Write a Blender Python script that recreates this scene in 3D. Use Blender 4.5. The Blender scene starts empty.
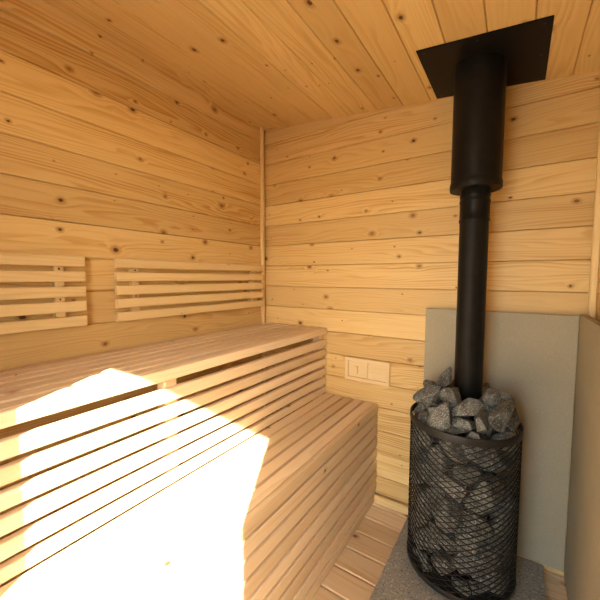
import bpy, bmesh, math, random
from mathutils import Vector, Matrix, Quaternion

sc = bpy.context.scene
COL = sc.collection
rng = random.Random(11)

# ---------------------------------------------------------------- measures (metres)
H0, HS = 2.1018, -0.1037            # ceiling height at the left wall and its fall to the right
W = 1.597                           # room width
YF = -1.95                          # inner face of the front wall
ZT, PB = 2.0094, 0.125              # a wall-board joint and the board pitch
CX, CY, SR = 1.1945, -0.2404, 0.1957  # stove centre and radius
PX, PY = 1.2035, -0.203             # flue centre

# ---------------------------------------------------------------- object helpers
def obj(name, bm, mat, parent=None, smooth=False, me=None):
    if me is None:
        me = bpy.data.meshes.new(name)
        bm.to_mesh(me); bm.free()
        me.materials.append(mat)
        if smooth:
            for p in me.polygons: p.use_smooth = True
    o = bpy.data.objects.new(name, me)
    COL.objects.link(o)
    if parent is not None:
        o.parent = parent
        o.matrix_parent_inverse = parent.matrix_basis.inverted()
    return o

def tag(o, label, cat, group=None):
    o['label'] = label; o['category'] = cat
    if group: o['group'] = group
    return o

def thing(name, loc, label, cat, group=None):
    o = bpy.data.objects.new(name, None)
    o.empty_display_size = .05
    o.location = loc
    COL.objects.link(o)
    return tag(o, label, cat, group)

def struct(name, bm, mat):
    o = obj(name, bm, mat); o['kind'] = 'structure'
    return o

# ---------------------------------------------------------------- mesh helpers
def new_bm():
    bm = bmesh.new()
    bm.verts.layers.float_vector.new('grain')
    bm.verts.layers.float.new('tone')
    return bm

def board(bm, o, L, Wd, l, w, t, ch=.002, tone=None, knotless=False, cut=None):
    """one planed board: starts at corner o, runs along L (length l), is w wide along Wd and t deep along L x Wd"""
    L = Vector(L).normalized(); Wd = Vector(Wd).normalized(); T = L.cross(Wd)
    o = Vector(o)
    gl = bm.verts.layers.float_vector['grain']; tl = bm.verts.layers.float['tone']
    off = Vector((rng.uniform(0, 60), rng.uniform(0, 60), rng.uniform(0, 9)))
    tn = rng.random() if tone is None else tone
    sec = [(ch, 0), (w-ch, 0), (w, ch), (w, t-ch), (w-ch, t), (ch, t), (0, t-ch), (0, ch)]
    rings = []
    for u in (0, l):
        ring = []
        for a, b in sec:
            v = bm.verts.new(o + L*u + Wd*a + T*b)
            v[gl] = Vector((u, a, b)) + off; v[tl] = tn
            ring.append(v)
        rings.append(ring)
    n = len(sec)
    for i in range(n):
        j = (i+1) % n
        bm.faces.new((rings[0][i], rings[1][i], rings[1][j], rings[0][j]))
    bm.faces.new(rings[0]); bm.faces.new(list(reversed(rings[1])))

def box(bm, x0, x1, y0, y1, z0, z1, ch=0.0):
    r = bmesh.ops.create_cube(bm, size=1)
    for v in r['verts']:
        v.co = Vector(((x0+x1)/2 + v.co.x*(x1-x0), (y0+y1)/2 + v.co.y*(y1-y0), (z0+z1)/2 + v.co.z*(z1-z0)))
    if ch:
        es = {e for v in r['verts'] for e in v.link_edges}
        bmesh.ops.bevel(bm, geom=list(es), offset=ch, segments=2, profile=.5, affect='EDGES')

def lathe(bm, cx, cy, prof, n=64, closed=False):
    """prof: list of (r, z); revolved about the vertical through (cx, cy)"""
    rings = []
    for r, z in prof:
        rings.append([bm.verts.new((cx + r*math.cos(2*math.pi*i/n), cy + r*math.sin(2*math.pi*i/n), z)) for i in range(n)])
    m = len(rings)
    for k in range(m if closed else m-1):
        A, B = rings[k], rings[(k+1) % m]
        for i in range(n):
            j = (i+1) % n
            bm.faces.new((A[i], A[j], B[j], B[i]))
    return rings

def autosmooth(o, deg=35):
    me = o.data
    for p in me.polygons: p.use_smooth = True
    me.set_sharp_from_angle(angle=math.radians(deg))

# ---------------------------------------------------------------- materials
class NT:
    def __init__(self, name):
        self.m = bpy.data.materials.new(name); self.m.use_nodes = True
        self.t = self.m.node_tree; self.t.nodes.clear()
        self.out = self.n('ShaderNodeOutputMaterial'); self.b = self.n('ShaderNodeBsdfPrincipled')
        self.l(self.b.outputs[0], self.out.inputs[0])
    def n(self, typ, **kw):
        nd = self.t.nodes.new(typ)
        for k, v in kw.items(): setattr(nd, k, v)
        return nd
    def l(self, a, b): self.t.links.new(a, b)
    def put(self, sock, v):
        if isinstance(v, bpy.types.NodeSocket): self.l(v, sock)
        else: sock.default_value = v
    def math(self, op, a, b=0.0, c=0.0, clamp=False):
        nd = self.n('ShaderNodeMath', operation=op, use_clamp=clamp)
        self.put(nd.inputs[0], a); self.put(nd.inputs[1], b); self.put(nd.inputs[2], c)
        return nd.outputs[0]
    def vmath(self, op, a, b=(0, 0, 0)):
        nd = self.n('ShaderNodeVectorMath', operation=op)
        self.put(nd.inputs[0], a); self.put(nd.inputs[1], b)
        return nd.outputs['Value'] if op in ('LENGTH', 'DISTANCE', 'DOT_PRODUCT') else nd.outputs[0]
    def noise(self, vec, scale=1.0, detail=2.0, rough=.5, dist=0.0):
        nd = self.n('ShaderNodeTexNoise')
        self.l(vec, nd.inputs['Vector']); nd.inputs['Scale'].default_value = scale
        nd.inputs['Detail'].default_value = detail; nd.inputs['Roughness'].default_value = rough
        nd.inputs['Distortion'].default_value = dist
        return nd.outputs['Fac']
    def ramp(self, fac, stops):
        nd = self.n('ShaderNodeValToRGB'); self.l(fac, nd.inputs[0])
        e = nd.color_ramp.elements
        while len(e) < len(stops): e.new(.5)
        for i, (p, c) in enumerate(stops):
            e[i].position = p; e[i].color = (*c, 1) if len(c) == 3 else c
        return nd.outputs[0]
    def mix(self, fac, a, b, typ='MIX'):
        nd = self.n('ShaderNodeMix', data_type='RGBA', blend_type=typ)
        self.put(nd.inputs[0], fac)
        for s, v in ((nd.inputs[6], a), (nd.inputs[7], b)):
            if isinstance(v, bpy.types.NodeSocket): self.l(v, s)
            else: s.default_value = (*v, 1)
        return nd.outputs[2]
    def smooth(self, v, a, b):
        nd = self.n('ShaderNodeMapRange', interpolation_type='SMOOTHSTEP')
        self.put(nd.inputs[0], v); self.put(nd.inputs[1], a); self.put(nd.inputs[2], b)
        nd.inputs[3].default_value = 0; nd.inputs[4].default_value = 1
        return nd.outputs[0]

def wood(name, early, late, dark, knots=.35, tonevar=.22, rough=.55, ringfreq=55.0, ringmix=.55):
    m = NT(name)
    g = m.n('ShaderNodeAttribute', attribute_name='grain').outputs['Vector']
    tn = m.n('ShaderNodeAttribute', attribute_name='tone').outputs['Fac']
    sp = m.n('ShaderNodeSeparateXYZ'); m.l(g, sp.inputs[0])
    u, v, w = sp.outputs
    # knots: one candidate per cell of a stretched Voronoi; true distance in metres
    cu, cv = .21, .075
    sv = m.n('ShaderNodeCombineXYZ'); m.l(m.math('DIVIDE', u, cu), sv.inputs[0]); m.l(m.math('DIVIDE', m.math('ADD', v, w), cv), sv.inputs[1])
    vo = m.n('ShaderNodeTexVoronoi', voronoi_dimensions='2D', feature='F1'); m.l(sv.outputs[0], vo.inputs['Vector']); vo.inputs['Scale'].default_value = 1
    vo.inputs['Randomness'].default_value = .9
    d = m.vmath('SUBTRACT', sv.outputs[0], vo.outputs['Position'])
    ds = m.vmath('MULTIPLY', d, (cu*.75, cv, 0))
    wob = m.math('MULTIPLY_ADD', m.noise(g, 90, 2), .006, -.003)
    dist = m.math('ADD', m.vmath('LENGTH', ds), wob)
    cs = m.n('ShaderNodeSeparateColor'); m.l(vo.outputs['Color'], cs.inputs[0])
    has = m.math('LESS_THAN', cs.outputs[0], knots)
    rad = m.math('MULTIPLY_ADD', m.math('POWER', cs.outputs[1], 2.2), .0085, .0020)
    core = m.math('MULTIPLY', has, m.math('SUBTRACT', 1.0, m.smooth(dist, m.math('MULTIPLY', rad, .55), m.math('MULTIPLY', rad, 1.1))))
    halo = m.math('MULTIPLY', has, m.math('SUBTRACT', 1.0, m.smooth(dist, rad, m.math('MULTIPLY', rad, 2.6))))
    push = m.math('MULTIPLY', has, m.math('MULTIPLY', m.math('EXPONENT', m.math('MULTIPLY', m.math('DIVIDE', dist, m.math('MULTIPLY', rad, 2.2)), -1.0)), m.math('MULTIPLY', rad, 2.6)))
    # growth rings: bands across the board, wandering slowly along it (gives the flame figure)
    c1 = m.n('ShaderNodeCombineXYZ'); m.l(m.math('MULTIPLY', u, 1.1), c1.inputs[0]); m.l(m.math('MULTIPLY', v, 9.0), c1.inputs[1]); m.l(m.math('MULTIPLY', w, 9.0), c1.inputs[2])
    wander = m.noise(c1.outputs[0], 1.0, 2.0, .45)
    q = m.math('ADD', m.math('ADD', m.math('MULTIPLY', v, .55), m.math('MULTIPLY', w, .8)), m.math('MULTIPLY_ADD', wander, .11, push))
    ph = m.math('FRACT', m.math('MULTIPLY', q, ringfreq))
    ring = m.math('MULTIPLY', m.smooth(ph, .15, .86), m.math('SUBTRACT', 1.0, m.smooth(ph, .88, 1.0)))
    c2 = m.n('ShaderNodeCombineXYZ'); m.l(m.math('MULTIPLY', u, 6.0), c2.inputs[0]); m.l(m.math('MULTIPLY', v, 420.0), c2.inputs[1]); m.l(m.math('MULTIPLY', w, 420.0), c2.inputs[2])
    fibre = m.noise(c2.outputs[0], 1.0, 2.0, .6)
    c3 = m.n('ShaderNodeCombineXYZ'); m.l(m.math('MULTIPLY', u, 1.6), c3.inputs[0]); m.l(m.math('MULTIPLY', v, 30.0), c3.inputs[1]); m.l(m.math('MULTIPLY', w, 30.0), c3.inputs[2])
    streak = m.noise(c3.outputs[0], 1.0, 3.0, .55)
    fig = m.math('MULTIPLY_ADD', m.math('FRACT', m.math('MULTIPLY', tn, 7.31)), .9, .25)
    strength = m.math('MULTIPLY', m.math('MULTIPLY', m.smooth(streak, .25, .7), fig), ringmix)
    col = m.mix(m.math('MULTIPLY', ring, strength), early, late)
    col = m.mix(m.math('MULTIPLY', m.smooth(fibre, .45, .8), .22), col, late)
    col = m.mix(m.math('MULTIPLY', m.math('MULTIPLY', m.smooth(streak, .55, .8), fig), .6), col, late)
    # board-to-board tone
    k = m.math('MULTIPLY_ADD', tn, tonevar, 1.0 - tonevar*.6)
    kk = m.n('ShaderNodeCombineXYZ'); m.l(k, kk.inputs[0]); m.l(m.math('POWER', k, 1.25), kk.inputs[1]); m.l(m.math('POWER', k, 1.6), kk.inputs[2])
    col = m.mix(1.0, col, kk.outputs[0], 'MULTIPLY')
    mid = tuple((a*.55 + b*.45) for a, b in zip(late, dark))
    col = m.mix(m.math('MULTIPLY', halo, .6), col, mid)
    kcol = m.mix(m.smooth(cs.outputs[2], .3, .8), mid, dark)
    col = m.mix(core, col, kcol)
    m.l(col, m.b.inputs['Base Color'])
    m.b.inputs['Roughness'].default_value = rough
    m.b.inputs['Specular IOR Level'].default_value = .35
    bp = m.n('ShaderNodeBump'); bp.inputs['Strength'].default_value = .18; bp.inputs['Distance'].default_value = .0006
    m.l(m.math('ADD', m.math('MULTIPLY', ring, .5), fibre), bp.inputs['Height']); m.l(bp.outputs[0], m.b.inputs['Normal'])
    return m.m

def speckle(name, base, light, dark, s1, s2, rough=.9, bump=.3, bdist=.001, amt=.5):
    m = NT(name)
    tc = m.n('ShaderNodeTexCoord').outputs['Object']
    a = m.noise(tc, s1, 3, .65); b = m.noise(tc, s2, 2, .6); c = m.noise(tc, 7, 3, .5)
    col = m.mix(m.math('MULTIPLY', m.smooth(a, .52, .68), amt), base, light)
    col = m.mix(m.math('MULTIPLY', m.math('SUBTRACT', 1.0, m.smooth(b, .32, .46)), amt), col, dark)
    col = m.mix(m.math('MULTIPLY', m.smooth(c, .35, .7), .18), col, dark)
    m.l(col, m.b.inputs['Base Color']); m.b.inputs['Roughness'].default_value = rough
    m.b.inputs['Specular IOR Level'].default_value = .25
    bp = m.n('ShaderNodeBump'); bp.inputs['Strength'].default_value = bump; bp.inputs['Distance'].default_value = bdist
    m.l(a, bp.inputs['Height']); m.l(bp.outputs[0], m.b.inputs['Normal'])
    return m.m

def plain(name, col, rough=.5, metal=0.0, var=.0, spec=.4):
    m = NT(name)
    tc = m.n('ShaderNodeTexCoord').outputs['Object']
    n = m.noise(tc, 24, 3, .6)
    c = m.mix(m.math('MULTIPLY', m.smooth(n, .35, .7), var), col, tuple(min(1, x*1.9 + .006) for x in col))
    m.l(c, m.b.inputs['Base Color'])
    m.l(m.math('MULTIPLY_ADD', n, .16, rough - .08), m.b.inputs['Roughness'])
    m.b.inputs['Metallic'].default_value = metal; m.b.inputs['Specular IOR Level'].default_value = spec
    return m.m

PINE = wood('pine_boards', (.68, .485, .20), (.46, .24, .05), (.09, .032, .010), knots=.55, tonevar=.30, ringmix=.9, ringfreq=110)
PINE_C = wood('pine_ceiling', (.68, .485, .20), (.47, .255, .055), (.09, .032, .010), knots=.42, tonevar=.24, ringmix=.7, ringfreq=100)
BENCH = wood('bench_timber', (.71, .555, .34), (.55, .39, .195), (.20, .08, .028), knots=.10, tonevar=.24, ringfreq=80, ringmix=.5)
TRIM = wood('trim_pine', (.68, .515, .24), (.53, .325, .10), (.2, .08, .03), knots=.08, ringfreq=90)
BACKREST = wood('backrest_timber', (.70, .53, .26), (.54, .36, .135), (.18, .07, .02), knots=.10, tonevar=.2, ringfreq=80, ringmix=.55)
LARCH = wood('larch_floor', (.74, .56, .32), (.53, .34, .145), (.17, .055, .022), knots=.45, tonevar=.3, ringfreq=60, ringmix=.75)
VENT = wood('vent_wood', (.68, .52, .27), (.54, .36, .14), (.3, .14, .06), knots=.0, ringfreq=80, ringmix=.4, tonevar=.1)
STEEL = plain('black_stove_paint', (.0065, .006, .005), .40, 0.0, .3, .11)
CAGE = plain('dark_cage_steel', (.013, .0115, .0095), .45, .0, .3, .25)
CORE = plain('sooty_firebox', (.012, .011, .010), .7, 0.0, .3)
SHIELD = speckle('cement_board', (.345, .305, .205), (.41, .365, .255), (.255, .225, .145), 120, 210, .92, .25, .0006, .45)
HEARTH = speckle('granite_hearth', (.31, .30, .235), (.52, .50, .41), (.115, .11, .085), 95, 130, .85, .6, .0015, .9)
SCREW = plain('screw_steel', (.035, .03, .026), .4, .6, .2)
GROUND = speckle('gravel_yard', (.34, .33, .31), (.46, .45, .43), (.22, .21, .2), 30, 60, .95, .3, .01, .5)

def stone_mat(name, f):
    m = NT(name)
    tc = m.n('ShaderNodeTexCoord').outputs['Object']
    rnd = m.n('ShaderNodeObjectInfo').outputs['Random']
    sh = m.n('ShaderNodeCombineXYZ'); m.l(m.math('MULTIPLY', rnd, 37.0), sh.inputs[0]); m.l(m.math('MULTIPLY', rnd, 91.0), sh.inputs[2])
    p = m.vmath('ADD', tc, sh.outputs[0])
    a = m.noise(p, 30, 4, .65); b = m.noise(p, 210, 2, .6); c = m.noise(p, 420, 2, .7)
    col = m.mix(m.smooth(a, .36, .66), (.043, .044, .036), (.120, .122, .100))
    col = m.mix(m.math('MULTIPLY', m.smooth(b, .54, .66), .7), col, (.36, .355, .315))
    col = m.mix(m.math('MULTIPLY', m.math('SUBTRACT', 1.0, m.smooth(c, .32, .45)), .6), col, (.028, .028, .025))
    kk = m.math('MULTIPLY_ADD', rnd, .45*f, .78*f)
    kv = m.n('ShaderNodeCombineXYZ')
    for i in range(3): m.l(kk, kv.inputs[i])
    col = m.mix(1.0, col, kv.outputs[0], 'MULTIPLY')
    m.l(col, m.b.inputs['Base Color']); m.b.inputs['Roughness'].default_value = .68
    m.b.inputs['Specular IOR Level'].default_value = .4
    bp = m.n('ShaderNodeBump'); bp.inputs['Strength'].default_value = .9; bp.inputs['Distance'].default_value = .004
    m.l(m.math('ADD', m.noise(p, 55, 4, .7), m.math('MULTIPLY', b, .35)), bp.inputs['Height']); m.l(bp.outputs[0], m.b.inputs['Normal'])
    return m.m
STONE = stone_mat('split_stone', 1.0); STONE_EDGE = stone_mat('chipped_stone_edge', 1.2)

# ---------------------------------------------------------------- the room
GAP, TW = .0018, .026
def boarded_wall(name, o, L, N, length, z0=-.01, z1=2.2, mat=PINE, segs=None):
    """horizontal boards of pitch PB; o is a point of the wall's face at z = 0, N the normal into the room"""
    bm = new_bm()
    L = Vector(L); N = Vector(N)
    up = Vector((0, 0, 1))
    flip = L.cross(up).dot(-N) > 0          # board() is deep along L x W; the depth must run away from the room
    zs = [ZT + PB - PB*k for k in range(19)]
    for za in zs:
        lo, hi = max(za - PB, z0), min(za, z1)
        if hi - lo < .004: continue
        for s0, s1 in (segs(lo, hi) if segs else [(0, length)]):
            p = Vector(o) + L*s0 + up*lo
            if flip: board(bm, p + up*GAP/2, L, up, s1-s0, hi-lo-GAP, TW, .0028)
            else:    board(bm, Vector(o) + L*s1 + up*(lo+GAP/2), -L, up, s1-s0, hi-lo-GAP, TW, .0028)
    return bm

# back wall (face at y = 0), left wall (x = 0), right wall (x = W), front wall (y = YF)
bm = boarded_wall('wall_back', (-.03, 0, 0), (1, 0, 0), (0, -1, 0), W+.06)
box(bm, -.1, W+.1, TW, TW+.07, -.06, 2.25)
struct('wall_back', bm, PINE)
bm = boarded_wall('wall_left', (0, YF-.03, 0), (0, 1, 0), (1, 0, 0), -YF+.028)
box(bm, -TW-.07, -TW, YF-.1, TW, -.06, 2.25)
struct('wall_left', bm, PINE)
bm = boarded_wall('wall_right', (W, YF-.03, 0), (0, 1, 0), (-1, 0, 0), -YF+.028)
box(bm, W+TW, W+TW+.07, YF-.1, TW, -.06, 2.25)
struct('wall_right', bm, PINE)
DX0, DX1, DZ = .779, 1.345, 1.86        # doorway in the front wall
def front_segs(lo, hi):
    return [(.03, W+.03)] if lo > DZ-.02 else [(.03, DX0+.03), (DX1+.03, W+.03)]
bm = boarded_wall('wall_front', (-.03, YF, 0), (1, 0, 0), (0, 1, 0), W+.06, segs=front_segs)
yb0, yb1 = YF-TW-.05, YF-TW
box(bm, -.1, DX0, yb0, yb1, -.06, 2.25); box(bm, DX1, W+.1, yb0, yb1, -.06, 2.25); box(bm, DX0, DX1, yb0, yb1, DZ, 2.25)
struct('wall_front', bm, PINE)

# sloping ceiling: planks run front to back
bm = new_bm()
sl = math.atan(HS); dirx = Vector((math.cos(sl), 0, math.sin(sl)))
for k in range(-1, 13):
    x0, x1 = .1 + .1267*(k-1), .1 + .1267*k
    x0, x1 = max(x0, -.02), min(x1, W+.02)
    if x1 - x0 < .01: continue
    board(bm, (x0+GAP/2, -YF*-1-.02, H0 + HS*x0), (0, 1, 0), -dirx if False else dirx, -YF+.045, (x1-x0-GAP)/math.cos(sl), .02, .003)
# board() runs deep along L x W = y x dirx, which points down; lift every vertex so the visible face lies in the ceiling plane
for v in bm.verts:
    v.co.z = 2*(H0 + HS*v.co.x) - v.co.z
bmesh.ops.reverse_faces(bm, faces=bm.faces)
r = bmesh.ops.create_cube(bm, size=1)
for v in r['verts']:
    x = W/2 + v.co.x*(W+.24); z = H0 + HS*x + .022 + (v.co.z+.5)*.08
    v.co = Vector((x, YF/2 + v.co.y*(-YF+.2), z))
struct('ceiling', bm, PINE_C)

# floor boards run left to right
bm = new_bm()
FJ = [.04, -.047, -.155, -.264, -.372, -.482, -.592, -.702, -.812, -.922, -1.032, -1.142, -1.252, -1.362, -1.472, -1.582, -1.692, -1.802, -1.912, -2.03]
for a, b in zip(FJ, FJ[1:]):
    board(bm, (W+.02, a-.002, 0), (-1, 0, 0), (0, -1, 0), W+.04, a-b-.004, .026, .0045)
for v in bm.verts: v.co.z = -abs(v.co.z)
bmesh.ops.recalc_face_normals(bm, faces=bm.faces)
box(bm, -.1, W+.1, YF-.1, .09, -.10, -.028)
struct('floor', bm, LARCH)

# corner strips and skirting
def strip(name, parts):
    bm = new_bm()
    for a in parts: board(bm, *a)
    return struct(name, bm, TRIM)
strip('trim_1', [((0.0225, -.0225, 0.), (0, 0, 1), (-1, 0, 0), H0 + .004, .022, .022, .004)])
for v in bpy.data.objects['trim_1'].data.vertices: pass
strip('trim_2', [((W-.0005, -.0225, 0.), (0, 0, 1), (-1, 0, 0), H0 + HS*W + .006, .022, .022, .004)])
strip('baseboard_back', [((.0, -.0145, .0), (1, 0, 0), (0, 0, 1), W, .043, .0145, .003)])
for nm, s in (('trim_1', -1), ('trim_2', -1), ('baseboard_back', 1)): pass

# outside the doorway: unseen overhang added to shape the top of the sun patch, yard
bm = new_bm(); box(bm, -1.2, 3.4, -2.75, YF-.08, 2.112, 2.16); struct('shade_roof', bm, PINE)
bm = new_bm(); box(bm, -9, 9, -14, YF-.085, -.30, -.16); struct('ground', bm, GROUND)

# ---------------------------------------------------------------- benches
def slat_run(bm, xs, y0, y1, ztop, th=.026, ch=.0012):
    for a, b in xs:      # lie along y
        board(bm, (b, y0, ztop), (0, 1, 0), (-1, 0, 0), y1-y0, b-a, th, ch)

def check_down(bm, ztop):
    for v in bm.verts: v.co.z = ztop - abs(v.co.z - ztop)
    bmesh.ops.recalc_face_normals(bm, faces=bm.faces)

Y0, Y1 = YF+.004, -.003
def bench(label, xfront, xback, ztop, seat, front_h, riser, post_x, foot, posts, name='sauna_bench'):
    t = thing(name, ((xfront+xback)/2, (Y0+Y1)/2, foot), label, 'bench')
    bpy.context.view_layer.update()
    bm = new_bm(); slat_run(bm, seat, Y0, Y1, ztop); check_down(bm, ztop)
    obj('seat', bm, BENCH, t)
    bm = new_bm()
    board(bm, (xfront, Y0, ztop-front_h), (0, 1, 0), (0, 0, 1), Y1-Y0, front_h, .021, .003)
    for v in bm.verts: v.co.x = xfront - abs(v.co.x - xfront)
    bmesh.ops.recalc_face_normals(bm, faces=bm.faces)
    obj('front_board', bm, BENCH, t)
    bm = new_bm()
    for a, b in riser:
        board(bm, (xfront-.002, Y0, a), (0, 1, 0), (0, 0, 1), Y1-Y0, b-a, .020, .0022)
    for v in bm.verts: v.co.x = xfront-.002 - abs(v.co.x - xfront + .002)
    bmesh.ops.recalc_face_normals(bm, faces=bm.faces)
    obj('riser', bm, BENCH, t)
    for y in posts:
        bm = new_bm()
        board(bm, (post_x-.042, y-.022, foot), (0, 0, 1), (0, 1, 0), ztop-.0265-foot, .044, .042, .002)
        for v in bm.verts: v.co.x = post_x-.042 + abs(v.co.x - post_x + .042)
        bmesh.ops.recalc_face_normals(bm, faces=bm.faces)
        obj('post', bm, BENCH, t)
        bm = new_bm()          # bearer under the seat
        board(bm, (xback+.012, y+.0225, ztop-.0265-.045), (1, 0, 0), (0, 0, 1), post_x-xback-.056, .045, .021, .002)
        obj('bearer', bm, BENCH, t)
    return t

US, UB = .4565, .9035
ux = [(US-.0225-.0585*(k+1)+.0115, US-.0225-.0585*k-.0) for k in range(7)]
ux = [(a+.0055, b-.003) for a, b in ux]
ur = [(.7985, .840), (.7435, .782), (.689, .7275), (.6345, .673), (.580, .6185), (.5295, .564)]
bench('higher slatted wooden sauna bench along the left wall, under the backrests', US, 0.004, UB, ux, .036, ur, US-.0235, 0.0, (Y1-.024, -1.0, Y0+.024))
LS, LB = .766, .528
lx = [(.7045-.0585*k+.004, .7045-.0585*k+.0505) for k in range(1)]
lx = [(.6945, .7435)] + [(.636-.0585*k, .636-.0585*k+.0455) for k in range(3)] + [(.4575, .5065)]
lr = [(.4835-.061*(k+1)+.001, .4835-.061*k-.0135) for k in range(7)] + [(.004, .043)]
bench('lower slatted wooden sauna bench, its slatted front reaching down to the floor boards', LS, .458, LB, lx, .0455, lr, LS-.0235, 0.0, (Y1-.024, -1.0, Y0+.024))

# ---------------------------------------------------------------- backrests on the left wall
bz = [(1.225, 1.262), (1.1715, 1.208), (1.1175, 1.1545), (1.065, 1.102), (1.0115, 1.048)]
def backrest(y0, y1, label, battens):
    t = thing('backrest', (0, (y0+y1)/2, 1.0115), label, 'backrest', None)
    bm = new_bm()
    for a, b in bz:
        board(bm, (.041, y0, a), (0, 1, 0), (0, 0, 1), y1-y0, b-a, .019, .0022)
    for v in bm.verts: v.co.x = .041 - abs(v.co.x - .041)
    bmesh.ops.recalc_face_normals(bm, faces=bm.faces)
    obj('slat_panel', bm, BACKREST, t)
    for y in battens:
        bm = new_bm()
        board(bm, (.0005, y+.015, 1.02), (0, 0, 1), (0, -1, 0), .234, .03, .0213, .001)
        for v in bm.verts: v.co.x = .0005 + abs(v.co.x - .0005)
        bmesh.ops.recalc_face_normals(bm, faces=bm.faces)
        o = obj('mounting_batten', bm, BACKREST, t)
        for k in (0, 2):
            bm = bmesh.new()
            mt = Matrix.Translation((.0222, y, (bz[k][0] + bz[k+1][1])/2)) @ Matrix.Rotation(math.pi/2, 4, 'Y')
            bmesh.ops.create_cone(bm, cap_ends=True, segments=12, radius1=.003, radius2=.003, depth=.002, matrix=mt)
            obj('screw', bm, SCREW, o)
    return t
backrest(-.956, -.070, 'whole slatted wooden backrest on the left wall, next to the room corner', (-.870, -.143))
backrest(-1.9, -1.068, 'slatted wooden backrest cut off by the left edge of the photo', (-1.143, -1.80))

# ---------------------------------------------------------------- air vent on the back wall
t = thing('air_vent', (.695, 0, .628), 'small wooden air vent with sliding cover, on the back wall above the lower bench', 'vent')
bm = new_bm()
VX0, VX1, VZ0, VZ1, fw = .579, .826, .634, .7565, .0175
vd = .017
def vbar(x0, x1, z0, z1, d0=0, d1=vd, along='x'):
    if along == 'x': board(bm, (x0, -d1, z0), (1, 0, 0), (0, 0, 1), x1-x0, z1-z0, d1-d0, .0015)
    else: board(bm, (x1, -d1, z0), (0, 0, 1), (-1, 0, 0), z1-z0, x1-x0, d1-d0, .0015)
def fix_vent(bm, d1):
    for v in bm.verts: v.co.y = -d1 + abs(v.co.y + d1)
    bmesh.ops.recalc_face_normals(bm, faces=bm.faces)
vbar(VX0, VX1, VZ1-fw, VZ1); vbar(VX0, VX1, VZ0, VZ0+fw)
vbar(VX0, VX0+fw, VZ0+fw, VZ1-fw, along='z'); vbar(VX1-fw, VX1, VZ0+fw, VZ1-fw, along='z')
fix_vent(bm, vd); obj('frame', bm, VENT, t)
bm = new_bm(); vbar(VX0+fw+.0005, .7065, VZ0+fw+.001, VZ1-fw-.001, 0.0005, .009); fix_vent(bm, .009); sld = obj('sliding_cover', bm, VENT, t)
bm = new_bm(); vbar(.7105, VX1-fw-.0005, VZ0+fw+.001, VZ1-fw-.001, 0.0005, .013); fix_vent(bm, .013); obj('fixed_cover', bm, VENT, t)
bm = new_bm(); vbar(.633, .653, .674, .711, .009, .019, along='z'); fix_vent(bm, .019); obj('knob', bm, VENT, sld)

# ---------------------------------------------------------------- stone panels and hearth
PT = .022                                   # hearth slab thickness
bm = bmesh.new(); box(bm, .947, 1.484, -.66, -.036, 0.001, PT, .002)
tag(obj('hearth_slab', bm, HEARTH), 'speckled grey stone slab on the floor under the stove', 'slab')
bm = bmesh.new(); box(bm, .9985, 1.551, -.0345, -.0160, PT+.001, 1.0465, .0015)
tag(obj('heat_shield', bm, SHIELD), 'grey beige heat shield panel standing on the back wall behind the stove', 'panel')
bm = bmesh.new(); box(bm, 1.5525, 1.5760, -.95, -.0290, .002, 1.0520, .0015)
tag(obj('heat_shield', bm, SHIELD), 'grey beige heat shield panel along the right wall, cut by the photo edge', 'panel')

# ---------------------------------------------------------------- stove
ZB, ZR0, ZR1 = .052, .6225, .6500
st = thing('sauna_stove', (CX, CY, PT), 'round black sauna stove with a mesh cage full of grey stones', 'stove')
bm = bmesh.new()
lathe(bm, CX, CY, [(SR-.003, ZR0), (SR, ZR0+.001), (SR+.0008, ZR0+.004), (SR+.0008, ZR1-.003), (SR, ZR1), (SR-.004, ZR1), (SR-.005, ZR1-.003), (SR-.005, ZR0+.003)], 96, True)
o = obj('top_rim', bm, CAGE, st); autosmooth(o)
bm = bmesh.new()
lathe(bm, CX, CY, [(SR-.003, ZB), (SR, ZB+.001), (SR+.0008, ZB+.003), (SR+.0008, ZB+.019), (SR, ZB+.021), (SR-.004, ZB+.021), (SR-.005, ZB+.019), (SR-.005, ZB+.003)], 96, True)
o = obj('base_ring', bm, CAGE, st); autosmooth(o)
bm = bmesh.new()
rr = lathe(bm, CX, CY, [(SR-.006, ZB+.008), (SR-.006, ZB+.014)], 64); bm.faces.new(list(reversed(rr[0]))); bm.faces.new(rr[1])
obj('base_plate', bm, CORE, st)
bm = bmesh.new()
rr = lathe(bm, CX, CY+.02, [(.066, ZB+.015), (.066, .585), (.060, .596)], 48); bm.faces.new(list(reversed(rr[0]))); bm.faces.new(rr[-1])
o = obj('firebox', bm, CORE, st); autosmooth(o)
for k in range(4):
    a = math.pi/4 + k*math.pi/2
    bm = bmesh.new()
    fx, fy = CX + .16*math.cos(a), CY + .16*math.sin(a)
    rr = lathe(bm, fx, fy, [(.016, PT), (.016, PT+.004), (.009, PT+.006), (.009, ZB+.0085)], 20); bm.faces.new(list(reversed(rr[0]))); bm.faces.new(rr[-1])
    o = obj('foot', bm, CAGE, st); autosmooth(o)
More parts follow.
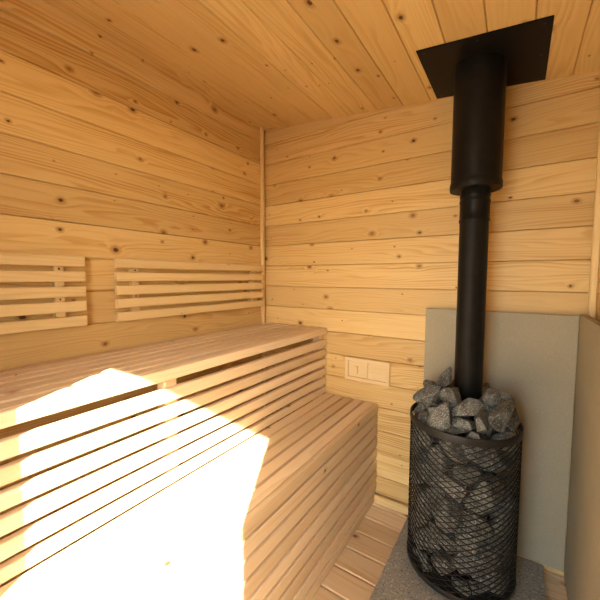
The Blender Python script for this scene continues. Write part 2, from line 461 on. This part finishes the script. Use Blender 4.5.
# expanded-metal cage: two families of flat strands running as helices
bm = bmesh.new()
NC, CHH = 26, .0215                          # diamonds round the cage, height of one diamond
zlo, zhi = ZB+.016, ZR0+.006
pitch = 2*math.pi/NC
for fam in (1, -1):
    steps = int((zhi-zlo)/CHH*3)
    for k in range(NC):
        prev = None
        for i in range(steps+1):
            z = zlo + (zhi-zlo)*i/steps
            a = k*pitch + fam*(z-zlo)/CHH*pitch
            ca, sa = math.cos(a), math.sin(a)
            rad, hw, ht = SR-.0030, .0012, .0016
            ring = []
            for dr, dz in ((ht, -hw), (ht, hw), (-ht, hw), (-ht, -hw)):
                R_ = rad + dr + fam*.0004
                ring.append(bm.verts.new((CX + R_*ca, CY + R_*sa, z+dz)))
            if prev:
                for q in range(4):
                    bm.faces.new((prev[q], prev[(q+1) % 4], ring[(q+1) % 4], ring[q]))
            prev = ring
bmesh.ops.recalc_face_normals(bm, faces=bm.faces)
obj('mesh_cage', bm, CAGE, st)

# ---------------------------------------------------------------- flue
fl = thing('flue_pipe', (PX, PY, .597), 'black flue pipe rising from the stove to the ceiling, thicker in its upper part', 'pipe')
bm = bmesh.new()
r0 = .0505
lathe(bm, PX, PY, [(r0-.003, .597), (r0, .598), (r0, 1.400), (r0+.0008, 1.401), (r0+.0034, 1.404), (r0+.0034, 1.409), (r0+.0012, 1.412), (r0+.0012, 1.470), (r0+.0030, 1.474), (r0+.0030, 1.480), (r0+.0012, 1.484), (r0+.0012, 1.493),
                   (r0+.0026, 1.497), (r0+.0026, 1.502), (r0+.001, 1.505), (r0+.001, 1.60)], 64)
o = obj('lower_pipe', bm, STEEL, fl); autosmooth(o, 50)
bm = bmesh.new()
R1 = .0865
zc = H0 + HS*PX
rr = lathe(bm, PX, PY, [(r0+.0015, 1.524), (R1+.001, 1.522), (R1+.0032, 1.525), (R1+.0032, 1.545), (R1+.001, 1.552), (R1, 1.556), (R1, 1.565), (R1, 1.90)], 72)
top = [bm.verts.new((v.co.x, v.co.y, H0 + HS*v.co.x - .0055)) for v in rr[-1]]
for i in range(72):
    j = (i+1) % 72
    bm.faces.new((rr[-1][i], rr[-1][j], top[j], top[i]))
o = obj('insulated_sleeve', bm, STEEL, fl); autosmooth(o, 50)
def sheet(bm, x0, x1, y0, y1, d0, d1):
    r = bmesh.ops.create_cube(bm, size=1)
    for v in r['verts']:
        x = (x0+x1)/2 + v.co.x*(x1-x0); y = (y0+y1)/2 + v.co.y*(y1-y0)
        v.co = Vector((x, y, H0 + HS*x - (d0 if v.co.z > 0 else d1)))
bm = bmesh.new(); sheet(bm, 1.017, 1.4105, -.3865, -.0175, .0012, .0045)
pl = obj('ceiling_plate', bm, STEEL)
tag(pl, 'square black metal plate screwed to the ceiling around the flue', 'plate')
for sx, sy in ((1.04, -.365), (1.04, -.04), (1.39, -.365), (1.39, -.04), (1.21, -.365), (1.39, -.2)):
    bm = bmesh.new()
    mt = Matrix.Translation((sx, sy, H0 + HS*sx - .0055))
    bmesh.ops.create_cone(bm, cap_ends=True, segments=14, radius1=.0032, radius2=.004, depth=.002, matrix=mt)
    obj('screw', bm, SCREW, pl)

# ---------------------------------------------------------------- stones
def stone_mesh(seed):
    r = random.Random(2000+seed)
    a, b, c = 0.052*r.uniform(.85, 1.15), 0.040*r.uniform(.88, 1.15), 0.030*r.uniform(.85, 1.2)
    bm = bmesh.new()
    cuts = []
    for i in range(9):
        z = 1-2*(i+.5)/9; t = i*2.39996+r.uniform(-.6, .6); q = math.sqrt(1-z*z)
        cuts.append((Vector((q*math.cos(t), q*math.sin(t), z)), r.uniform(.46, .74)))
    for i in range(90):
        z = 1-2*(i+.5)/90; t = i*2.39996; q = math.sqrt(1-z*z)
        v = Vector((q*math.cos(t), q*math.sin(t), z))
        for nrm, d in cuts:
            v -= nrm*max(0, v.dot(nrm)-d)
        bm.verts.new((v.x*a*1.36, v.y*b*1.36, v.z*c*1.36))
    res = bmesh.ops.convex_hull(bm, input=bm.verts)
    bmesh.ops.delete(bm, geom=[v for v in bm.verts if not v.link_faces], context='VERTS')
    bmesh.ops.dissolve_limit(bm, angle_limit=math.radians(14), verts=bm.verts, edges=bm.edges)
    bmesh.ops.bevel(bm, geom=list(bm.edges), offset=.0014, segments=1, profile=.5, affect='EDGES', clamp_overlap=True, material=1)
    me = bpy.data.meshes.new('stove_stone')
    bmesh.ops.recalc_face_normals(bm, faces=bm.faces)
    bm.to_mesh(me); bm.free(); me.materials.append(STONE); me.materials.append(STONE_EDGE)
    return me
SM = [stone_mesh(s) for s in range(16)]
STONES = [
    (4, 1.378, 1.3207, -0.2394, 0.1346, 0.4766, -0.8028, -0.0803, 0.3492, "grey stone caged behind the mesh, eighth from the top down the stove's right side", 'stones behind the cage mesh of the stove'),
    (15, 1.411, 1.2473, -0.3653, 0.2819, 0.0561, 0.6476, -0.0293, -0.7593, "grey stone caged behind the mesh, sixth from the top down the stove's middle", 'stones behind the cage mesh of the stove'),
    (13, 1.393, 1.3089, -0.3224, 0.1155, 0.0830, 0.1865, -0.9358, 0.2874, "grey stone caged behind the mesh, lowest down the stove's right side", 'stones behind the cage mesh of the stove'),
    (12, 1.425, 1.1687, -0.3427, 0.1235, 0.0099, -0.7635, 0.5634, -0.3154, "grey stone caged behind the mesh, lowest down the stove's middle", 'stones behind the cage mesh of the stove'),
    (15, 1.371, 1.2594, -0.3562, 0.1821, 0.2013, 0.3065, -0.1574, -0.9169, "grey stone caged behind the mesh, ninth from the top down the stove's right side", 'stones behind the cage mesh of the stove'),
    (9, 1.198, 1.0772, -0.2521, 0.1059, 0.1004, 0.1050, 0.9836, -0.1071, 'grey stone buried almost out of sight among the other stove stones', 'stones buried among the others in the stove'),
    (15, 1.488, 1.0746, -0.1871, 0.1797, 0.6817, 0.2409, -0.6527, 0.2263, 'grey stone buried almost out of sight among the other stove stones', 'stones buried among the others in the stove'),
    (12, 1.316, 1.1061, -0.3424, 0.1800, 0.2877, -0.3353, -0.1335, 0.8871, "grey stone caged behind the mesh, lowest down the stove's left side", 'stones behind the cage mesh of the stove'),
    (11, 1.346, 1.1704, -0.3651, 0.2272, 0.5140, -0.3511, 0.1776, -0.7622, "grey stone caged behind the mesh, seventh from the top down the stove's middle", 'stones behind the cage mesh of the stove'),
    (12, 1.409, 1.3228, -0.2941, 0.2260, 0.6372, 0.4969, 0.5584, 0.1880, "grey stone caged behind the mesh, seventh from the top down the stove's right side", 'stones behind the cage mesh of the stove'),
    (0, 1.303, 1.1620, -0.3734, 0.3466, 0.0503, -0.2779, -0.8164, -0.5037, "grey stone caged behind the mesh, fifth from the top down the stove's middle", 'stones behind the cage mesh of the stove'),
    (2, 1.183, 1.0571, -0.2805, 0.2096, 0.8900, 0.0924, -0.4445, 0.0420, "grey stone caged behind the mesh, seventh from the top down the stove's left side", 'stones behind the cage mesh of the stove'),
    (3, 1.469, 1.3005, -0.1628, 0.2044, 0.5495, -0.4077, 0.4472, -0.5761, 'grey stone buried almost out of sight among the other stove stones', 'stones buried among the others in the stove'),
    (5, 1.413, 1.1037, -0.1132, 0.2247, 0.5934, -0.4353, -0.6648, -0.1278, 'grey stone buried almost out of sight among the other stove stones', 'stones buried among the others in the stove'),
    (3, 1.159, 1.2371, -0.3114, 0.3478, 0.4628, 0.2228, 0.4554, -0.7272, "grey stone caged behind the mesh, fifth from the top down the stove's right side", 'stones behind the cage mesh of the stove'),
    (6, 1.536, 1.3176, -0.2222, 0.3104, 0.4528, -0.3907, 0.6878, 0.4115, 'grey stone buried almost out of sight among the other stove stones', 'stones buried among the others in the stove'),
    (1, 1.438, 1.0817, -0.1538, 0.4416, 0.5388, 0.0399, 0.8374, -0.0833, 'grey stone buried almost out of sight among the other stove stones', 'stones buried among the others in the stove'),
    (7, 1.541, 1.2591, -0.3197, 0.5675, 0.3680, 0.4196, 0.4471, -0.6991, "grey stone caged behind the mesh, topmost down the stove's right side", 'stones behind the cage mesh of the stove'),
    (9, 1.200, 1.0917, -0.3357, 0.2957, 0.7264, -0.4576, 0.3857, -0.3379, "grey stone caged behind the mesh, sixth from the top down the stove's left side", 'stones behind the cage mesh of the stove'),
    (1, 1.386, 1.0727, -0.2314, 0.3006, 0.3255, -0.8339, 0.2972, -0.3322, 'grey stone buried almost out of sight among the other stove stones', 'stones buried among the others in the stove'),
    (1, 1.301, 1.3393, -0.2966, 0.3461, 0.6918, -0.2491, -0.6241, 0.2642, "grey stone caged behind the mesh, sixth from the top down the stove's right side", 'stones behind the cage mesh of the stove'),
    (12, 1.510, 1.0866, -0.3000, 0.4403, 0.0687, 0.9167, 0.1430, -0.3668, "grey stone caged behind the mesh, fourth from the top down the stove's left side", 'stones behind the cage mesh of the stove'),
    (2, 1.440, 1.2777, -0.3442, 0.4266, 0.5328, 0.3366, 0.7744, -0.0559, "grey stone caged behind the mesh, fourth from the top down the stove's right side", 'stones behind the cage mesh of the stove'),
    (15, 1.204, 1.0508, -0.2392, 0.4916, 0.9008, -0.2701, -0.0668, -0.3335, "grey stone caged behind the mesh, third from the top down the stove's left side", 'stones behind the cage mesh of the stove'),
    (4, 1.481, 1.3258, -0.2002, 0.4483, 0.2655, -0.7195, -0.3790, 0.5179, "grey stone caged behind the mesh, third from the top down the stove's right side", 'stones behind the cage mesh of the stove'),
    (0, 1.187, 1.3214, -0.2789, 0.5356, 0.9192, -0.0052, -0.1675, 0.3565, "grey stone caged behind the mesh, second from the top down the stove's right side", 'stones behind the cage mesh of the stove'),
    (10, 1.538, 1.0427, -0.2574, 0.3853, 0.6442, 0.4524, 0.5868, 0.1898, "grey stone caged behind the mesh, fifth from the top down the stove's left side", 'stones behind the cage mesh of the stove'),
    (14, 1.522, 1.3046, -0.1548, 0.5606, 0.0025, -0.9307, 0.1499, 0.3336, 'grey stone buried almost out of sight among the other stove stones', 'stones buried among the others in the stove'),
    (7, 1.302, 1.1959, -0.3679, 0.4451, 0.3432, -0.7176, -0.5232, 0.3059, "grey stone caged behind the mesh, fourth from the top down the stove's middle", 'stones behind the cage mesh of the stove'),
    (0, 1.401, 1.3231, -0.2288, 0.6508, 0.5546, -0.5132, -0.1744, 0.6314, 'rightmost grey stone of the heap, behind the large front right one', 'stones heaped on top of the stove'),
    (5, 1.368, 1.1386, -0.3624, 0.5288, 0.2667, -0.5508, 0.3360, -0.7159, "grey stone caged behind the mesh, second from the top down the stove's middle", 'stones behind the cage mesh of the stove'),
    (0, 0.984, 1.0469, -0.2578, 0.5782, 0.2028, -0.9238, 0.0480, 0.3212, "grey stone caged behind the mesh, topmost down the stove's left side", 'stones behind the cage mesh of the stove'),
    (11, 0.992, 1.1137, -0.2801, 0.5567, 0.6897, 0.0436, 0.7085, -0.1428, 'grey stone buried almost out of sight among the other stove stones', 'stones buried among the others in the stove'),
    (15, 0.854, 1.2168, -0.3904, 0.5058, 0.0380, 0.1918, 0.9772, 0.0831, "grey stone caged behind the mesh, third from the top down the stove's middle", 'stones behind the cage mesh of the stove'),
    (12, 0.994, 1.3440, -0.3036, 0.6202, 0.0358, 0.5148, -0.7783, 0.3577, 'grey stone low behind the rim, below the large front right one', 'stones heaped on top of the stove'),
    (13, 1.036, 1.0881, -0.3466, 0.5764, 0.2874, 0.8045, -0.4524, -0.2560, "grey stone caged behind the mesh, second from the top down the stove's left side", 'stones behind the cage mesh of the stove'),
    (14, 0.973, 1.2435, -0.3899, 0.6217, 0.1200, -0.6980, 0.2373, 0.6649, 'grey stone lowest at the heap front, half sunk behind the rim', 'stones heaped on top of the stove'),
    (2, 1.017, 1.2472, -0.1154, 0.7052, 0.4510, -0.4307, 0.7669, -0.1515, 'grey stone peeking out behind the right side of the flue foot', 'stones heaped on top of the stove'),
    (7, 0.898, 1.1473, -0.3162, 0.5988, 0.1785, 0.6531, -0.1264, 0.7250, 'grey stone buried almost out of sight among the other stove stones', 'stones buried among the others in the stove'),
    (12, 0.915, 1.0341, -0.2109, 0.6813, 0.5840, 0.3422, 0.6877, 0.2625, 'grey stone buried almost out of sight among the other stove stones', 'stones buried among the others in the stove'),
    (5, 1.081, 1.1778, -0.3792, 0.5873, 0.0491, -0.2901, 0.0946, -0.9510, "grey stone caged behind the mesh, topmost down the stove's middle", 'stones behind the cage mesh of the stove'),
    (8, 0.958, 1.1731, -0.1005, 0.7143, 0.2725, -0.9143, 0.2367, 0.1837, 'grey stone buried almost out of sight among the other stove stones', 'stones buried among the others in the stove'),
    (1, 0.996, 1.2010, -0.3615, 0.6598, 0.0670, -0.1249, 0.3660, 0.9197, 'grey stone at the heap front, just below the middle one', 'stones heaped on top of the stove'),
    (3, 0.865, 1.0620, -0.3206, 0.6346, 0.1161, -0.8562, -0.3984, -0.3076, 'grey stone sitting low at the left end of the rim', 'stones heaped on top of the stove'),
    (4, 0.979, 1.0499, -0.2414, 0.6434, 0.3232, 0.6185, 0.7162, -0.0094, 'grey stone glimpsed at the left of the heap, under the broad upper left one', 'stones heaped on top of the stove'),
    (6, 0.822, 1.1175, -0.2074, 0.6806, 0.2071, -0.7316, -0.6470, -0.0574, 'grey stone buried almost out of sight among the other stove stones', 'stones buried among the others in the stove'),
    (13, 0.832, 1.2821, -0.3170, 0.6598, 0.5631, 0.4027, 0.7204, -0.0425, 'grey stone glimpsed between the upright one and the rim, right of the heap front', 'stones heaped on top of the stove'),
    (9, 0.978, 1.1191, -0.3199, 0.6654, 0.0481, -0.0523, -0.5206, 0.8508, 'grey stone glimpsed between the broad upper left one and the tall front left one', 'stones heaped on top of the stove'),
    (9, 0.956, 1.2712, -0.2716, 0.7011, 0.2439, -0.8276, 0.4770, 0.1676, 'grey stone glimpsed in the gap right of the middle stone of the heap', 'stones heaped on top of the stove'),
    (5, 0.896, 1.0877, -0.1266, 0.6817, 0.3985, 0.1066, -0.0655, -0.9086, 'grey stone buried almost out of sight among the other stove stones', 'stones buried among the others in the stove'),
    (13, 0.941, 1.2011, -0.3007, 0.6419, 0.3859, 0.2980, 0.8634, 0.1299, 'grey stone buried almost out of sight among the other stove stones', 'stones buried among the others in the stove'),
    (15, 1.051, 1.0864, -0.2588, 0.7074, 0.3393, 0.3000, -0.7467, -0.4871, 'grey stone buried almost out of sight among the other stove stones', 'stones buried among the others in the stove'),
    (4, 0.825, 1.2674, -0.3675, 0.6885, 0.3359, 0.6221, -0.2384, -0.6658, 'narrow upright grey stone between the middle and the large right one of the heap', 'stones heaped on top of the stove'),
    (8, 0.950, 1.1338, -0.3762, 0.6779, 0.7793, 0.4326, -0.4103, 0.1927, 'tall grey stone at the front left of the heap, leaning on the rim', 'stones heaped on top of the stove'),
    (12, 1.035, 1.3239, -0.1799, 0.7080, 0.5021, 0.4011, 0.7549, 0.1305, 'grey stone buried almost out of sight among the other stove stones', 'stones buried among the others in the stove'),
    (0, 0.851, 1.0716, -0.1608, 0.7186, 0.7992, 0.0515, 0.1340, -0.5836, 'small grey stone at the back left edge of the heap, against the heat shield', 'stones heaped on top of the stove'),
    (5, 1.070, 1.2078, -0.3431, 0.7118, 0.2621, 0.0575, 0.9359, -0.2284, 'grey stone in the middle of the heap, right in front of the flue foot', 'stones heaped on top of the stove'),
    (13, 1.070, 1.1581, -0.3221, 0.7429, 0.6241, 0.2349, -0.6210, -0.4121, 'blocky grey stone touching the front left of the flue foot', 'stones heaped on top of the stove'),
    (1, 1.056, 1.3234, -0.3367, 0.7102, 0.7455, -0.3481, -0.5029, 0.2649, 'large grey stone at the front right of the heap, above the rim', 'stones heaped on top of the stove'),
    (10, 1.078, 1.1237, -0.2220, 0.7736, 0.7995, 0.1192, -0.5809, -0.0955, 'topmost grey stone of the heap, leaning against the left of the flue', 'stones heaped on top of the stove'),
    (8, 0.837, 1.3049, -0.2688, 0.7552, 0.8504, 0.4689, 0.2279, 0.0711, 'broad grey stone at the upper right of the heap, touching the flue', 'stones heaped on top of the stove'),
    (1, 0.980, 1.0872, -0.3269, 0.7350, 0.3049, -0.2068, 0.6815, -0.6323, 'broad grey stone at the upper left of the heap, above the rim', 'stones heaped on top of the stove'),
    (5, 0.502, 1.0693, -0.3365, 0.0910, 0.8960, -0.1981, 0.2802, 0.2817, 'small grey stone at the foot of the cage, leftmost of the four', 'small stones at the foot of the cage'),
    (14, 0.613, 1.1000, -0.3800, 0.0944, 0.5968, -0.1389, -0.7260, -0.3121, 'small grey stone at the foot of the cage, second of the four from the left', 'small stones at the foot of the cage'),
    (12, 0.621, 1.2238, -0.3982, 0.0885, 0.6907, 0.6982, -0.1316, -0.1348, 'small grey stone at the foot of the cage, third of the four from the left', 'small stones at the foot of the cage'),
    (10, 0.576, 1.2744, -0.3826, 0.0941, 0.6888, 0.7175, 0.0484, 0.0917, 'small grey stone at the foot of the cage, rightmost of the four', 'small stones at the foot of the cage'),
]
for v, s, x, y, z, qw, qx, qy, qz, lab, grp in STONES:
    o = bpy.data.objects.new('stove_stone', SM[v])
    COL.objects.link(o)
    o.location = (x, y, z); o.rotation_mode = 'QUATERNION'; o.rotation_quaternion = (qw, qx, qy, qz); o.scale = (s, s, s)
    tag(o, lab, 'stone', grp)

# ---------------------------------------------------------------- light
sun = bpy.data.lights.new('sun', 'SUN'); sun.energy = 38.0; sun.angle = math.radians(.4); sun.color = (1, .985, .95)
so = bpy.data.objects.new('sun', sun); COL.objects.link(so)
d = Vector((-.503, .864, -.642)).normalized()
so.rotation_mode = 'QUATERNION'; so.rotation_quaternion = d.to_track_quat('-Z', 'Y'); so.location = (3, -5, 4)
w = bpy.data.worlds.new('sky'); sc.world = w; w.use_nodes = True
nt = w.node_tree; nt.nodes.clear()
sk = nt.nodes.new('ShaderNodeTexSky'); sk.sky_type = 'NISHITA'; sk.sun_disc = False
sk.sun_elevation = math.asin(-d.z); sk.sun_rotation = math.atan2(-d.x, -d.y)
bg = nt.nodes.new('ShaderNodeBackground'); bg.inputs[1].default_value = 1.5
ou = nt.nodes.new('ShaderNodeOutputWorld')
nt.links.new(sk.outputs[0], bg.inputs[0]); nt.links.new(bg.outputs[0], ou.inputs[0])

# ---------------------------------------------------------------- camera
cam = bpy.data.cameras.new('camera'); cam.sensor_width = 36; cam.sensor_fit = 'HORIZONTAL'; cam.clip_start = .01
cam.lens = 36*329.1148/600
co = bpy.data.objects.new('camera', cam); COL.objects.link(co)
co.matrix_world = Matrix(((0.834859, -0.039493, 0.549045, 1.350882), (0.550458, 0.055189, -0.833037, -1.639426), (0.002597, 0.997695, 0.067814, 1.188167), (0, 0, 0, 1)))
sc.camera = co

sc.view_settings.view_transform = 'Standard'; sc.view_settings.look = 'None'
sc.view_settings.gamma = 1; sc.view_settings.use_curve_mapping = False
sc.view_settings.exposure = 0.06
cy = sc.cycles
cy.max_bounces = 16; cy.diffuse_bounces = 12; cy.glossy_bounces = 6
cy.sample_clamp_indirect = 0; cy.caustics_reflective = False; cy.caustics_refractive = False
cy.use_denoising = True
